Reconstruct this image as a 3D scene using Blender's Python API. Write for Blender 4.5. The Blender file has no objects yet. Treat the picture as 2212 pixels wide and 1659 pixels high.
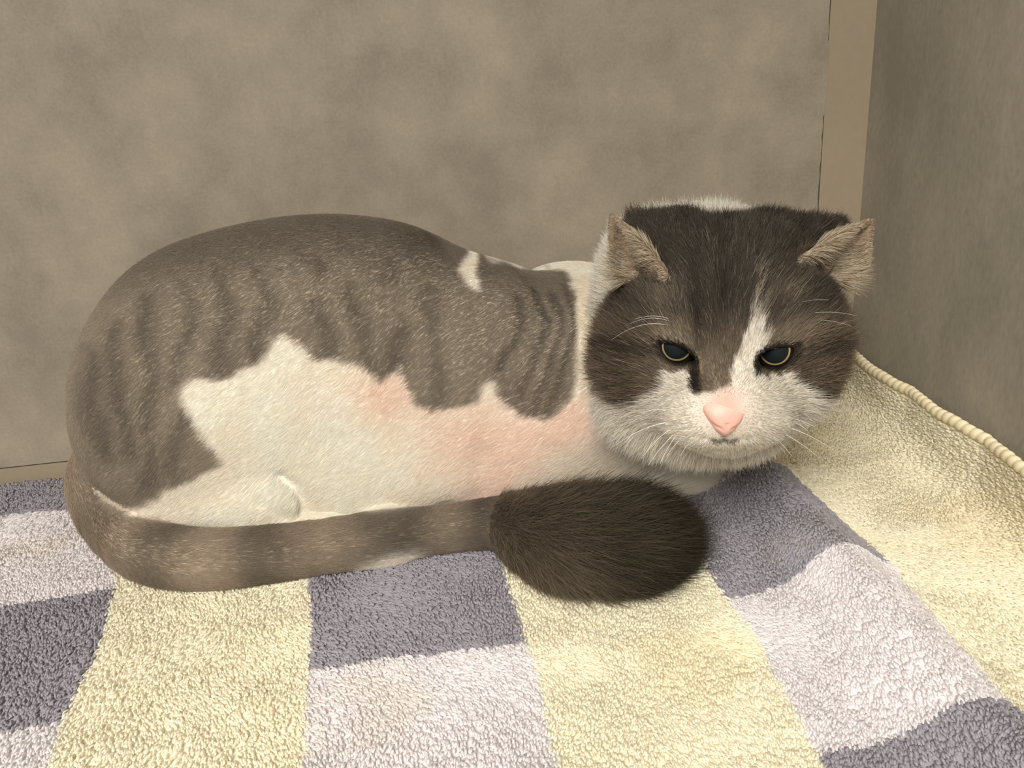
import bpy, math
import numpy as np
from mathutils import Matrix, Vector

# ------------------------------------------------------------------ camera
F_PX, W_PX, H_PX = 1840.0, 2212.0, 1659.0
YAW, PITCH, ROLL = math.radians(4), math.radians(22), math.radians(-4.6)
CAM = np.array([-0.3089, -0.5950, 0.28])

def cam_axes():
    f = np.array([math.sin(YAW)*math.cos(PITCH), math.cos(YAW)*math.cos(PITCH), -math.sin(PITCH)])
    r = np.array([math.cos(YAW), -math.sin(YAW), 0.0])
    u = np.cross(r, f)
    return (math.cos(ROLL)*r + math.sin(ROLL)*u, -math.sin(ROLL)*r + math.cos(ROLL)*u, f)
AX_R, AX_U, AX_F = cam_axes()
scene = bpy.context.scene
cd = bpy.data.cameras.new('camera')
cam = bpy.data.objects.new('camera', cd)
scene.collection.objects.link(cam)
cd.sensor_width = 36.0
cd.lens = 36.0*F_PX/W_PX
cd.clip_start = 0.01
m = Matrix.Identity(4)
for i in range(3):
    m[i][0], m[i][1], m[i][2], m[i][3] = AX_R[i], AX_U[i], -AX_F[i], CAM[i]
cam.matrix_world = m
scene.camera = cam

# ------------------------------------------------------------------ light
world = bpy.data.worlds.new('world')
scene.world = world
world.use_nodes = True
wb = world.node_tree.nodes['Background']
wb.inputs[0].default_value = (1.0, 0.95, 0.87, 1)
wb.inputs[1].default_value = 0.62

def area_light(name, loc, target, size, power, col):
    ld = bpy.data.lights.new(name, 'AREA')
    ld.shape = 'DISK'
    ld.size = size
    ld.energy = power
    ld.color = col
    o = bpy.data.objects.new(name, ld)
    scene.collection.objects.link(o)
    o.location = loc
    d = Vector(target)-Vector(loc)
    o.rotation_euler = d.to_track_quat('-Z', 'Y').to_euler()
    return o
area_light('room_ceiling_lamp', (-0.85, -1.75, 1.62), (-0.35, -0.15, 0.05), 1.2, 76.0, (1.0, 0.95, 0.86))

vs = scene.view_settings
vs.view_transform = 'Standard'
vs.look = 'None'
vs.exposure = 0.0
vs.gamma = 1.0
vs.use_curve_mapping = False

# ------------------------------------------------------------------ helpers
rng = np.random.default_rng(7)

def lin(r, g, b, k=1.0):
    c = np.array([r, g, b], float)/255.0
    c = np.where(c <= 0.04045, c/12.92, ((c+0.055)/1.055)**2.4)
    return np.clip(c*k, 0, 1)

def ray(u, v):
    return AX_F + AX_R*((u-W_PX/2)/F_PX) - AX_U*((v-H_PX/2)/F_PX)
def at_y(u, v, y):
    d = ray(u, v); return CAM + d*((y-CAM[1])/d[1])
def at_z(u, v, z):
    d = ray(u, v); return CAM + d*((z-CAM[2])/d[2])
HEAD_S = 0.43
def at_h(u, v, n):                       # a point of the head, n metres in front of the plane through the skull
    return CAM + ray(u, v)*(HEAD_S-n)
def to_uv(p):
    q = p-CAM
    s = q@AX_F
    return np.stack([W_PX/2 + F_PX*(q@AX_R)/s, H_PX/2 - F_PX*(q@AX_U)/s], -1)

def norm(a):
    return a/np.maximum(np.linalg.norm(a, axis=-1, keepdims=True), 1e-9)

def hash3(i, j, k, seed):
    n = (i*73856093) ^ (j*19349663) ^ (k*83492791) ^ (seed*2654435)
    n = (n & 0xffffffff).astype(np.uint64)
    n = (n*2246822519) & 0xffffffff
    n = n ^ (n >> 13)
    n = (n*3266489917) & 0xffffffff
    n = n ^ (n >> 16)
    return n.astype(np.float64)/4294967295.0
def noise3(p, scale, seed=0):
    q = np.asarray(p, float)*scale
    i = np.floor(q).astype(np.int64)
    f = q-i
    f = f*f*(3-2*f)
    out = 0
    for a in (0, 1):
        for b in (0, 1):
            for c in (0, 1):
                w = (f[:, 0] if a else 1-f[:, 0])*(f[:, 1] if b else 1-f[:, 1])*(f[:, 2] if c else 1-f[:, 2])
                out = out + w*hash3(i[:, 0]+a, i[:, 1]+b, i[:, 2]+c, seed)
    return out
def fbm(p, scale, seed=0, octaves=3):
    s, amp, tot = 0, 1.0, 0
    for o in range(octaves):
        s = s + amp*noise3(p, scale*2**o, seed+o*17); tot += amp; amp *= 0.5
    return s/tot
def smooth(e0, e1, x):
    t = np.clip((x-e0)/(e1-e0), 0, 1)
    return t*t*(3-2*t)
def poly_sd(p, poly):
    """signed distance of 2-D points to a polygon, negative inside"""
    poly = np.asarray(poly, float)
    out = np.empty(len(p))
    for c in range(0, len(p), 60000):
        q = p[c:c+60000]
        d = np.full(len(q), 1e18); ins = np.zeros(len(q), bool)
        for i in range(len(poly)):
            a, b = poly[i], poly[i-1]
            e = b-a; w = q-a
            t = np.clip((w@e)/max(e@e, 1e-9), 0, 1)
            dd = w-t[:, None]*e
            d = np.minimum(d, (dd*dd).sum(1))
            cnd = (a[1] > q[:, 1]) != (b[1] > q[:, 1])
            den = b[1]-a[1] if abs(b[1]-a[1]) > 1e-9 else 1e-9
            ins ^= cnd & (q[:, 0] < (b[0]-a[0])*(q[:, 1]-a[1])/den + a[0])
        out[c:c+60000] = np.where(ins, -1, 1)*np.sqrt(d)
    return out

def link(o, parent=None):
    scene.collection.objects.link(o)
    if parent is not None:
        o.parent = parent
    return o
def mesh_obj(name, verts, faces, mat, parent=None, smooth_shade=True):
    me = bpy.data.meshes.new(name)
    me.from_pydata([tuple(map(float, v)) for v in verts], [], [tuple(map(int, f)) for f in faces])
    if mat:
        me.materials.append(mat)
    if smooth_shade:
        me.polygons.foreach_set('use_smooth', [True]*len(me.polygons))
    me.update()
    return link(bpy.data.objects.new(name, me), parent)
def quad_mesh_obj(name, verts, quads, mat, parent=None):
    me = bpy.data.meshes.new(name)
    n = len(quads)
    me.vertices.add(len(verts)); me.vertices.foreach_set('co', np.asarray(verts, np.float32).ravel())
    me.loops.add(4*n); me.loops.foreach_set('vertex_index', np.asarray(quads, np.int32).ravel())
    me.polygons.add(n); me.polygons.foreach_set('loop_start', np.arange(0, 4*n, 4, dtype=np.int32))
    me.polygons.foreach_set('use_smooth', np.ones(n, bool))
    me.update(calc_edges=True)
    if mat:
        me.materials.append(mat)
    return link(bpy.data.objects.new(name, me), parent)
def box_data(x0, x1, y0, y1, z0, z1):
    v = [(x, y, z) for x in (x0, x1) for y in (y0, y1) for z in (z0, z1)]
    f = [(0, 1, 3, 2), (4, 6, 7, 5), (0, 4, 5, 1), (2, 3, 7, 6), (0, 2, 6, 4), (1, 5, 7, 3)]
    return v, f
def hair_obj(name, pts, radius, col, mat, parent):
    """pts (N,K,3), radius (N,K), col (N,3) or (N,K,3)"""
    n, k = pts.shape[:2]
    hc = bpy.data.hair_curves.new(name)
    hc.add_curves([k]*n)
    hc.attributes['position'].data.foreach_set('vector', pts.astype(np.float32).ravel())
    ra = hc.attributes.get('radius') or hc.attributes.new('radius', 'FLOAT', 'POINT')
    ra.data.foreach_set('value', radius.astype(np.float32).ravel())
    if col.ndim == 2:
        ca = hc.attributes.new('coat', 'FLOAT_COLOR', 'CURVE')
    else:
        ca = hc.attributes.new('coat', 'FLOAT_COLOR', 'POINT')
    c4 = np.concatenate([col, np.ones(col.shape[:-1]+(1,))], -1)
    ca.data.foreach_set('color', c4.astype(np.float32).ravel())
    hc.materials.append(mat)
    return link(bpy.data.objects.new(name, hc), parent)

# ------------------------------------------------------------------ materials
def new_mat(name):
    mt = bpy.data.materials.new(name)
    mt.use_nodes = True
    nt = mt.node_tree
    return mt, nt, nt.nodes['Principled BSDF']
def plain(name, col, rough=0.5, spec=0.5):
    mt, nt, b = new_mat(name)
    b.inputs['Base Color'].default_value = (*col, 1)
    b.inputs['Roughness'].default_value = rough
    b.inputs['Specular IOR Level'].default_value = spec
    return mt
def attr_mat(name, rough=0.7, spec=0.2, translucent=0.0, gain=1.0):
    mt, nt, b = new_mat(name)
    a = nt.nodes.new('ShaderNodeAttribute'); a.attribute_name = 'coat'
    src = a.outputs['Color']
    nt.links.new(src, b.inputs['Base Color'])
    b.inputs['Roughness'].default_value = rough
    b.inputs['Specular IOR Level'].default_value = spec
    if translucent > 0:
        t = nt.nodes.new('ShaderNodeBsdfTranslucent')
        mx = nt.nodes.new('ShaderNodeMixShader'); mx.inputs[0].default_value = translucent
        nt.links.new(src, t.inputs['Color'])
        nt.links.new(b.outputs[0], mx.inputs[1]); nt.links.new(t.outputs[0], mx.inputs[2])
        nt.links.new(mx.outputs[0], nt.nodes['Material Output'].inputs['Surface'])
    return mt

def laminate(name, c_dark, c_mid, c_light, scale, stretch=(1, 1, 1)):
    mt, nt, b = new_mat(name)
    N, L = nt.nodes, nt.links
    tc = N.new('ShaderNodeTexCoord')
    mp = N.new('ShaderNodeMapping'); mp.inputs['Scale'].default_value = stretch
    L.new(tc.outputs['Object'], mp.inputs['Vector'])
    n1 = N.new('ShaderNodeTexNoise'); n1.inputs['Scale'].default_value = scale; n1.inputs['Detail'].default_value = 7; n1.inputs['Roughness'].default_value = 0.62
    n1.inputs['Distortion'].default_value = 0.0
    L.new(mp.outputs[0], n1.inputs['Vector'])
    n2 = N.new('ShaderNodeTexNoise'); n2.inputs['Scale'].default_value = scale*28; n2.inputs['Detail'].default_value = 6; n2.inputs['Roughness'].default_value = 0.7
    L.new(mp.outputs[0], n2.inputs['Vector'])
    mix = N.new('ShaderNodeMath'); mix.operation = 'MULTIPLY_ADD'; mix.inputs[1].default_value = 0.50
    L.new(n2.outputs['Fac'], mix.inputs[0])
    sb = N.new('ShaderNodeMath'); sb.operation = 'SUBTRACT'; sb.inputs[1].default_value = 0.25
    L.new(n1.outputs['Fac'], sb.inputs[0]); L.new(sb.outputs[0], mix.inputs[2])
    cr = N.new('ShaderNodeValToRGB')
    cr.color_ramp.elements[0].position = 0.33; cr.color_ramp.elements[0].color = (*c_dark, 1)
    cr.color_ramp.elements[1].position = 0.68; cr.color_ramp.elements[1].color = (*c_light, 1)
    e = cr.color_ramp.elements.new(0.5); e.color = (*c_mid, 1)
    L.new(mix.outputs[0], cr.inputs['Fac']); L.new(cr.outputs[0], b.inputs['Base Color'])
    b.inputs['Roughness'].default_value = 0.55
    b.inputs['Specular IOR Level'].default_value = 0.3
    bp = N.new('ShaderNodeBump'); bp.inputs['Strength'].default_value = 0.06; bp.inputs['Distance'].default_value = 0.001
    L.new(n2.outputs['Fac'], bp.inputs['Height']); L.new(bp.outputs[0], b.inputs['Normal'])
    return mt
M_LAM = laminate('mottled_laminate', lin(128, 120, 107), lin(142, 133, 119), lin(155, 145, 129), 16.0)
M_LAM2 = laminate('mottled_laminate_side', lin(134, 128, 116), lin(150, 143, 130), lin(165, 157, 142), 11.0, (1, 1, 0.5))
M_STRIP = laminate('plain_edge_strip', lin(144, 131, 112), lin(148, 135, 116), lin(152, 139, 120), 6.0)
M_DARK = plain('dark_gap', lin(40, 34, 28), 0.9, 0.1)
M_FLOOR = plain('kennel_floor', lin(140, 132, 120), 0.6)

# ------------------------------------------------------------------ structure
def struct(o):
    o['kind'] = 'structure'; return o
XL = -1.25
SEAM_X, SEAM_Z = -0.0350, 0.0158
# back panel, with a slightly ragged right edge at the joint to the corner strip
zz = np.concatenate([[SEAM_Z], np.linspace(0.02, 0.62, 240), [0.95]])
jag = (noise3(np.stack([zz*0, zz*0, zz], 1), 60, 3)-0.5)*0.0010 + (noise3(np.stack([zz*0, zz*0, zz], 1), 260, 5)-0.5)*0.0006
chip = np.where((zz > 0.215) & (zz < 0.262), 0.0011, 0)
xe = SEAM_X-0.0009+jag+chip
V, Fc = [], []
for z, x in zip(zz, xe):
    V += [(XL, 0, z), (x, 0, z), (x, 0.006, z), (XL, 0.006, z)]
for i in range(len(zz)-1):
    a, b2 = 4*i, 4*i+4
    for k in range(4):
        Fc.append((a+k, a+(k+1) % 4, b2+(k+1) % 4, b2+k))
Fc += [(3, 2, 1, 0), tuple(len(V)-4+k for k in range(4))]
wall_back = struct(mesh_obj('wall_back', V, Fc, M_LAM, None, False))
wall_back['label'] = 'back wall of mottled taupe laminate panel behind the cat'
v, f = box_data(XL, 0.0, 0.0055, 0.012, 0.0, 0.95)
mesh_obj('backing', v, f, M_DARK, wall_back, False)
v, f = box_data(SEAM_X, -0.0002, 0.0005, 0.0055, 0.0, 0.95)
t1 = struct(mesh_obj('trim_1', v, f, M_STRIP, None, False))
t1['label'] = 'plain tan corner strip beside the back panel'
v, f = box_data(XL, SEAM_X-0.0005, 0.0003, 0.0055, 0.0, SEAM_Z-0.0011)
bb = struct(mesh_obj('baseboard_back', v, f, M_STRIP, None, False))
bb['label'] = 'plain tan strip along the foot of the back wall'
v, f = box_data(-0.003, 0.012, -0.80, 0.0004, 0.0, 0.95)
wr = struct(mesh_obj('wall_right', v, f, M_LAM2, None, False))
wr['label'] = 'right side wall of mottled grey laminate'
v, f = box_data(XL, 0.012, -0.80, 0.012, 0.95, 0.96)  # roof out of view, added to keep light from above out of the kennel
ce = struct(mesh_obj('ceiling_added', v, f, M_LAM2, None, False))
ce['label'] = 'unseen laminate roof panel added so light enters from the kennel front'
v, f = box_data(XL-0.012, XL, -0.80, 0.012, 0.0, 0.96)  # left wall out of view, added with the roof so light enters at the front
wl = struct(mesh_obj('wall_left_added', v, f, M_LAM2, None, False))
wl['label'] = 'unseen left side wall added so light enters from the kennel front'
v, f = box_data(XL, 0.012, -0.80, 0.012, -0.012, 0.0)
fl = struct(mesh_obj('floor', v, f, M_FLOOR, None, False))
fl['label'] = 'kennel floor under the towel'

# ------------------------------------------------------------------ towel
T_BASE = 0.006
WALL_OFF = 0.010
def seg_dist(p, a, b):
    a = np.asarray(a); b = np.asarray(b); e = b-a
    t = np.clip(((p-a)@e)/(e@e), 0, 1)
    return np.linalg.norm(p-(a+t[:, None]*e), axis=1), t
def poly_dist(p, pts):
    best = np.full(len(p), 1e9); par = np.zeros(len(p))
    for i in range(len(pts)-1):
        d, t = seg_dist(p, pts[i], pts[i+1])
        k = d < best; best[k] = d[k]; par[k] = i+t[k]
    return best, par/(len(pts)-1)
RIDGE = [at_z(u, v, 0.020)[:2] for u, v in ((1590, 985), (1655, 1025), (1800, 1195), (1930, 1335), (2072, 1480), (2230, 1650))]
FIL = 0.022                                # radius with which the towel turns up the right wall
def towel_surface(s, y):
    """s = arc coordinate across the towel (0 where it would meet the wall), y along the wall"""
    p = np.stack([s, y], 1)
    x = s.copy(); z = np.full_like(s, T_BASE)
    # fold running along the right wall
    d, t = poly_dist(p, RIDGE)
    hgt = 0.019*(1-0.15*np.cos(t*7.0))*smooth(-0.02, 0.10, t)
    z += hgt*np.exp(-(d/0.021)**2)
    # broad softness
    z += 0.0035*(fbm(np.stack([s, y, y*0], 1), 11, 41, 2)-0.5) + 0.0018*(noise3(np.stack([s, y*1.3, y*0], 1), 45, 43)-0.5)
    # slight dip between fold and wall, wavy turn-up
    fil = FIL*(1+0.08*(noise3(np.stack([s*0, y, y*0], 1), 16, 9)-0.5))
    x0 = -WALL_OFF-fil
    arc = np.clip((s-x0)/fil, 0, None)
    amax = math.radians(86)
    a = np.minimum(arc, amax)
    rest = np.clip(s-x0-fil*amax, 0, None)
    on = s > x0
    x = np.where(on, x0+fil*np.sin(a)+rest*math.cos(amax), x)
    z = np.where(on, z+fil*(1-np.cos(a))+rest*math.sin(amax), z)
    # soft billow of the part leaning on the wall
    bil = 0.004*np.sin(y*38+0.6)*smooth(x0, 0.03, s)
    x = x-np.abs(bil)*on
    return np.stack([x, y, z], 1)
HEM_TOP = lambda y: 0.0135+0.008-0.004*smooth(-0.2, 0.0, y)+0.0012*np.sin(y*26)

# woven pattern: column joints as x over y, row joints as y over x (towel coordinates)
def line_from(pxs, swap=False):
    q = np.array([at_z(u, v, T_BASE+0.002)[:2] for u, v in pxs])
    if swap:
        o = np.argsort(q[:, 0]); return q[o, 0], q[o, 1]
    o = np.argsort(q[:, 1]); return q[o, 1], q[o, 0]
def ext(xs, ys, x):
    r = np.interp(x, xs, ys)
    r = np.where(x < xs[0], ys[0]+(x-xs[0])*(ys[1]-ys[0])/(xs[1]-xs[0]), r)
    return np.where(x > xs[-1], ys[-1]+(x-xs[-1])*(ys[-1]-ys[-2])/(xs[-1]-xs[-2]), r)
COLS = [line_from(p) for p in (
    ((215, 1040), (205, 1095), (252, 1255), (215, 1400), (140, 1550), (105, 1659)),
    ((672, 1240), (664, 1440), (650, 1659)),
    ((1100, 1270), (1135, 1380), (1172, 1510), (1205, 1659)),
    ((1500, 1185), (1565, 1290), (1640, 1400), (1705, 1510), (1795, 1659)),
    ((1690, 1040), (1918, 1228), (2006, 1356), (2116, 1492), (2230, 1600)))]
ROWS = [line_from(p, True) for p in (
    ((0, 1112), (165, 1095), (900, 985)),
    ((0, 1305), (120, 1285), (245, 1262), (1510, 1066), (1660, 1040)),
    ((0, 1578), (130, 1552), (668, 1442), (900, 1412), (1135, 1380), (1565, 1290), (1915, 1225)),
    ((900, 1745), (1780, 1610), (2212, 1545)))]
C_CREAM, C_GREY, C_WHITE = lin(248, 242, 223), lin(176, 172, 181), lin(238, 234, 236)
def towel_colour(p2):
    s, y = p2[:, 0], p2[:, 1]
    col = np.zeros(len(s), int)
    for xs, ys in COLS:
        col += (s > ext(xs, ys, y)).astype(int)
    row = np.zeros(len(s), int)
    for xs, ys in ROWS:
        row += (y < ext(xs, ys, s)).astype(int)
    check = (col % 2 == 0) & (col < 5)
    c = np.where(check[:, None], np.where((row % 2 == 0)[:, None], C_GREY, C_WHITE), C_CREAM)
    for u, v, r_ in ((1712, 998, .0022), (1738, 1005, .0012)):      # two small yellow food spots
        q = at_z(u, v, T_BASE+0.004)[:2]
        c = np.where((np.hypot(s-q[0], y-q[1]) < r_)[:, None], lin(214, 176, 84), c)
    return c
M_TOWEL = attr_mat('towel_cloth', 0.9, 0.1)
M_PILE = attr_mat('terry_pile', 0.9, 0.05, 0.35)
y_ax = np.linspace(-0.008, -0.62, 240)
S_MIN = -0.93
NS = 380
tv = np.zeros((len(y_ax), NS, 3)); tp = np.zeros((len(y_ax), NS, 2))
for i, y in enumerate(y_ax):
    smax = HEM_TOP(y)
    s = np.linspace(S_MIN, smax, NS)
    tp[i, :, 0] = s; tp[i, :, 1] = y
    tv[i] = towel_surface(s, np.full(NS, y))
idx = np.arange(len(y_ax)*NS).reshape(len(y_ax), NS)
tq = np.stack([idx[:-1, :-1], idx[1:, :-1], idx[1:, 1:], idx[:-1, 1:]], -1).reshape(-1, 4)
towel = quad_mesh_obj('towel', tv.reshape(-1, 3), tq, M_TOWEL)
tc = towel_colour(tp.reshape(-1, 2))*0.8
ca = towel.data.attributes.new('coat', 'FLOAT_COLOR', 'POINT')
ca.data.foreach_set('color', np.concatenate([tc, np.ones((len(tc), 1))], 1).astype(np.float32).ravel())
sol = towel.modifiers.new('thickness', 'SOLIDIFY'); sol.thickness = 0.003; sol.offset = -1
towel['label'] = 'terry towel in cream, grey and off-white checks under the cat'
towel['category'] = 'towel'

def terry(n):
    y = rng.uniform(-0.61, -0.008, n)
    s = rng.uniform(-0.90, 1.0, n)
    s = np.where(True, S_MIN+(HEM_TOP(y)-0.004-S_MIN)*rng.uniform(0, 1, n), s)
    p0 = towel_surface(s, y)
    e = 0.0006
    n_ = norm(np.cross(towel_surface(s+e, y)-p0, towel_surface(s, y+e)-p0))
    uv = to_uv(p0)
    keep = (s > -0.92)
    s, y, p0, n_ = s[keep], y[keep], p0[keep], n_[keep]
    n = len(s)
    P = np.stack([s, y, y*0], 1)
    ang = (fbm(P, 22, 77, 3)-0.5)*3.0 - 1.45 + rng.normal(0, 0.30, n)
    lean = np.stack([np.cos(ang), np.sin(ang), np.zeros(n)], 1)
    lean = norm(lean-(lean*n_).sum(1, keepdims=True)*n_)
    L = rng.uniform(0.0020, 0.0036, n)[:, None]
    up = rng.uniform(0.55, 0.95, n)[:, None]
    pts = np.stack([p0-n_*0.0004, p0+(n_*0.55*up+lean*0.30)*L, p0+(n_*0.75*up+lean*0.75)*L, p0+(n_*0.55*up+lean*1.1)*L], 1)
    r = rng.uniform(0.00042, 0.00066, n)[:, None]*np.array([0.9, 1.0, 1.05, 0.7])
    c = towel_colour(np.stack([s, y], 1))
    # faint yellowish staining of the cream cloth, and loop-to-loop variation
    c = c*(1+0.10*(fbm(P, 9, 5, 3)-0.5))[:, None]*rng.uniform(0.92, 1.06, n)[:, None]
    stain = smooth(0.55, 0.75, fbm(P, 14, 91, 3))[:, None]
    c = c*(1-stain*np.array([0.02, 0.035, 0.09]))
    return pts, r, np.clip(c, 0, 0.95)
pts, r, c = terry(330000)
pile = hair_obj('terry_pile', pts, r, c, M_PILE, towel)
pile['kind'] = 'stuff'

# overlocked hem cord along the edge that leans on the right wall
def cord(n_ring=900, n_side=10, rad=0.0036):
    ys = np.linspace(-0.010, -0.60, n_ring)
    cen = towel_surface(HEM_TOP(ys), ys)+np.array([-0.0006, 0, 0])
    tan = norm(np.gradient(cen, axis=0))
    a = norm(np.cross(tan, np.array([1.0, 0, 0]))); b = np.cross(tan, a)
    arc = np.concatenate([[0], np.cumsum(np.linalg.norm(np.diff(cen, axis=0), axis=1))])
    V = np.zeros((n_ring, n_side, 3))
    for k in range(n_side):
        th = 2*math.pi*k/n_side
        ph = 2*math.pi*(arc/0.0062)+th
        rr = rad*(0.80+0.30*np.abs(np.sin(ph/2))**0.7)
        V[:, k] = cen+a*(np.cos(th)*rr)[:, None]+b*(np.sin(th)*rr)[:, None]*0.75
    idx = np.arange(n_ring*n_side).reshape(n_ring, n_side)
    nx = np.roll(idx, -1, 1)
    q = np.stack([idx[:-1], nx[:-1], nx[1:], idx[1:]], -1).reshape(-1, 4)
    return V.reshape(-1, 3), q
V, q = cord()
M_HEM = plain('hem_thread', lin(232, 220, 186), 0.85, 0.1)
hem = quad_mesh_obj('hem', V, q, M_HEM, towel)
hem['label'] = 'corded overlocked hem'

# ------------------------------------------------------------------ cat: distance field
PRIMS = []        # (kind, region, k, data)
def ell(region, c, r, k=0.02, axes=None):
    PRIMS.append(('e', region, k, (np.asarray(c, float), np.asarray(r, float), np.eye(3) if axes is None else np.asarray(axes, float))))
def cone(region, a, b, ra, rb, k=0.015):
    PRIMS.append(('c', region, k, (np.asarray(a, float), np.asarray(b, float), ra, rb)))
def tris(region, T, rad, k=0.004):
    PRIMS.append(('t', region, k, (np.asarray(T, float), rad)))
def tri_dist(p, T):
    a, b, c = T
    ab, bc, cA = b-a, c-b, a-c
    nor = np.cross(ab, -cA)
    pa, pb, pc = p-a, p-b, p-c
    def sg(e, q): return np.sign(q@np.cross(e, nor))
    ins = (-(sg(ab, pa)+sg(bc, pb)+sg(cA, pc)) >= 2.0) | ((sg(ab, pa)+sg(bc, pb)+sg(cA, pc)) >= 2.0)
    def ed(e, q):
        t = np.clip((q@e)/(e@e), 0, 1); d = q-t[:, None]*e; return (d*d).sum(1)
    d1 = np.minimum(np.minimum(ed(ab, pa), ed(bc, pb)), ed(cA, pc))
    # inside the prism only if all three signs agree
    s = np.stack([sg(ab, pa), sg(bc, pb), sg(cA, pc)], 1)
    allsame = (np.abs(s.sum(1)) >= 2.9)
    d2 = (pa@nor)**2/(nor@nor)
    return np.sqrt(np.where(allsame, d2, d1))
def prim_sd(pr, p):
    kind, reg, k, d = pr
    if kind == 'e':
        c, r, ax = d
        q = (p-c)@ax.T
        k0 = np.linalg.norm(q/r, axis=-1); k1 = np.linalg.norm(q/(r*r), axis=-1)
        return k0*(k0-1)/np.maximum(k1, 1e-9)
    if kind == 'c':
        a, b, ra, rb = d
        e = b-a
        t = np.clip(((p-a)@e)/(e@e), 0, 1)
        return np.linalg.norm(p-a-t[..., None]*e, axis=-1)-(ra+(rb-ra)*t)
    T, rad = d
    return np.min([tri_dist(p, t) for t in T], axis=0)-rad
def prim_box(pr):
    kind, reg, k, d = pr
    if kind == 'e':
        R = np.sqrt(((d[2].T*d[1])**2).sum(1)); return d[0]-R, d[0]+R
    if kind == 'c':
        return np.minimum(d[0]-d[2], d[1]-d[3]), np.maximum(d[0]+d[2], d[1]+d[3])
    q = d[0].reshape(-1, 3); return q.min(0)-d[1], q.max(0)+d[1]

HA = np.stack([AX_R, AX_U, -AX_F])          # head frame: across, up, out of the face
# trunk
ell('body', at_y(462, 818, -.078), (.076, .066, .080), .03)
ell('body', at_y(600, 782, -.077), (.086, .066, .083), .03)
ell('body', at_y(772, 772, -.076), (.100, .066, .088), .03)
ell('body', at_y(930, 862, -.080), (.088, .062, .078), .03)
ell('body', at_y(1130, 850, -.082), (.078, .060, .073), .03)
ell('body', at_y(1300, 880, -.095), (.058, .052, .058), .03)
ell('body', at_y(760, 990, -.088), (.135, .048, .045), .03)
ell('body', at_y(1225, 662, -.050), (.046, .034, .029), .012)          # far shoulder
ell('body', at_y(1040, 725, -.090), (.046, .042, .038), .025)
# haunch, hind leg
ell('body', at_y(372, 920, -.098), (.056, .050, .070), .02)
cone('body', at_y(350, 1092, -.120), at_y(580, 1080, -.124), .021, .024, .012)
ell('body', at_y(597, 1078, -.118), (.024, .022, .028), .008)
cone('body', at_z(470, 1155, .016), at_z(860, 1160, .014), .013, .012, .004)   # hind foot running forward under the belly
ell('body', at_z(830, 1150, .016), (.024, .017, .014), .004)
ell('body', at_z(828, 1204, .010), (.018, .007, .006), .004)
# shoulder, foreleg, paw
cone('body', at_y(1190, 890, -.112), at_y(1060, 1050, -.112), .040, .024, .02)
cone('fore', at_y(1060, 1065, -.113), at_y(1440, 1015, -.118), .023, .019, .014)
ell('fore', at_y(1475, 1022, -.122), (.026, .018, .015), .010)
# neck and ruff
cone('neck', at_y(1270, 790, -.088), at_y(1500, 740, -.125), .052, .046, .02)
ell('ruff', at_h(1402, 635, -.052), (.027, .043, .026), .012, HA)
ell('ruff', at_h(1530, 572, -.055), (.040, .030, .030), .015, HA)
ell('ruff', at_h(1450, 872, -.022), (.036, .026, .036), .02, HA)
ell('ruff', at_h(1545, 922, -.012), (.030, .015, .032), .012, HA)
# head
ell('head', at_h(1572, 640, -.006), (.046, .037, .042), .02, HA)
ell('head', at_h(1410, 758, -.014), (.022, .028, .030), .02, HA)
ell('head', at_h(1698, 758, -.014), (.022, .027, .030), .02, HA)
ell('head', at_h(1565, 800, .008), (.042, .032, .032), .02, HA)
ell('head', at_h(1466, 738, .016), (.020, .018, .018), .012, HA)
ell('head', at_h(1668, 740, .016), (.020, .018, .018), .012, HA)
ell('head', at_h(1462, 832, .014), (.021, .016, .020), .012, HA)
ell('head', at_h(1664, 832, .014), (.020, .016, .020), .012, HA)
cone('head', at_h(1580, 700, .026), at_h(1566, 870, .0505), .016, .0132, .012)
ell('head', at_h(1470, 552, -.020), (.020, .018, .018), .010, HA)
ell('head', at_h(1650, 552, -.020), (.020, .018, .018), .010, HA)
ell('head', at_h(1565, 885, .034), (.024, .016, .020), .016, HA)
ell('head', at_h(1514, 900, .038), (.0160, .0115, .014), .012, HA)
ell('head', at_h(1618, 900, .038), (.0160, .0115, .014), .012, HA)
ell('head', at_h(1564, 945, .030), (.014, .0075, .012), .005, HA)
# ears
TIP_L, BI_L = (1321, 465, .000), (1441, 597, .028)
TIP_R, BI_R = (1882, 476, .000), (1709, 580, .028)
def ear(tip, bi, bo, bulge, push):
    T = at_h(*tip); A_, B_ = at_h(*bi), at_h(*bo)
    nj, ni = 6, 5
    G = np.zeros((ni+1, nj+1, 3))
    for j in range(nj+1):
        t = j/nj
        base = A_*(1-t)+B_*t + math.sin(math.pi*t)*np.asarray(bulge)
        for i in range(ni+1):
            w = i/ni
            swell = 1+0.0*w
            G[i, j] = base*(1-w)+T*w + math.sin(math.pi*w)*((base-(A_+B_)/2)*0.16) + math.sin(math.pi*w)*0.25*math.sin(math.pi*t)*np.asarray(bulge)
    out = []
    for i in range(ni):
        for j in range(nj):
            out.append((G[i, j], G[i, j+1], G[i+1, j]))
            if i < ni-1:
                out.append((G[i, j+1], G[i+1, j+1], G[i+1, j]))
    return np.array(out)
EAR_L = ear(TIP_L, BI_L, (1340, 606, .002), AX_R*.004+AX_F*.013+AX_U*.002, 0)
EAR_R = ear(TIP_R, BI_R, (1838, 612, .002), -AX_R*.002+AX_F*.014+AX_U*.002, 0)
tris('ear', EAR_L, .0015, .005)
tris('ear', EAR_R, .0015, .005)
cone('head', at_h(1490, 545, -.026), at_h(1368, 488, -.034), .019, .004, .008)
cone('head', at_h(1668, 545, -.026), at_h(1812, 500, -.034), .018, .004, .008)
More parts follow.
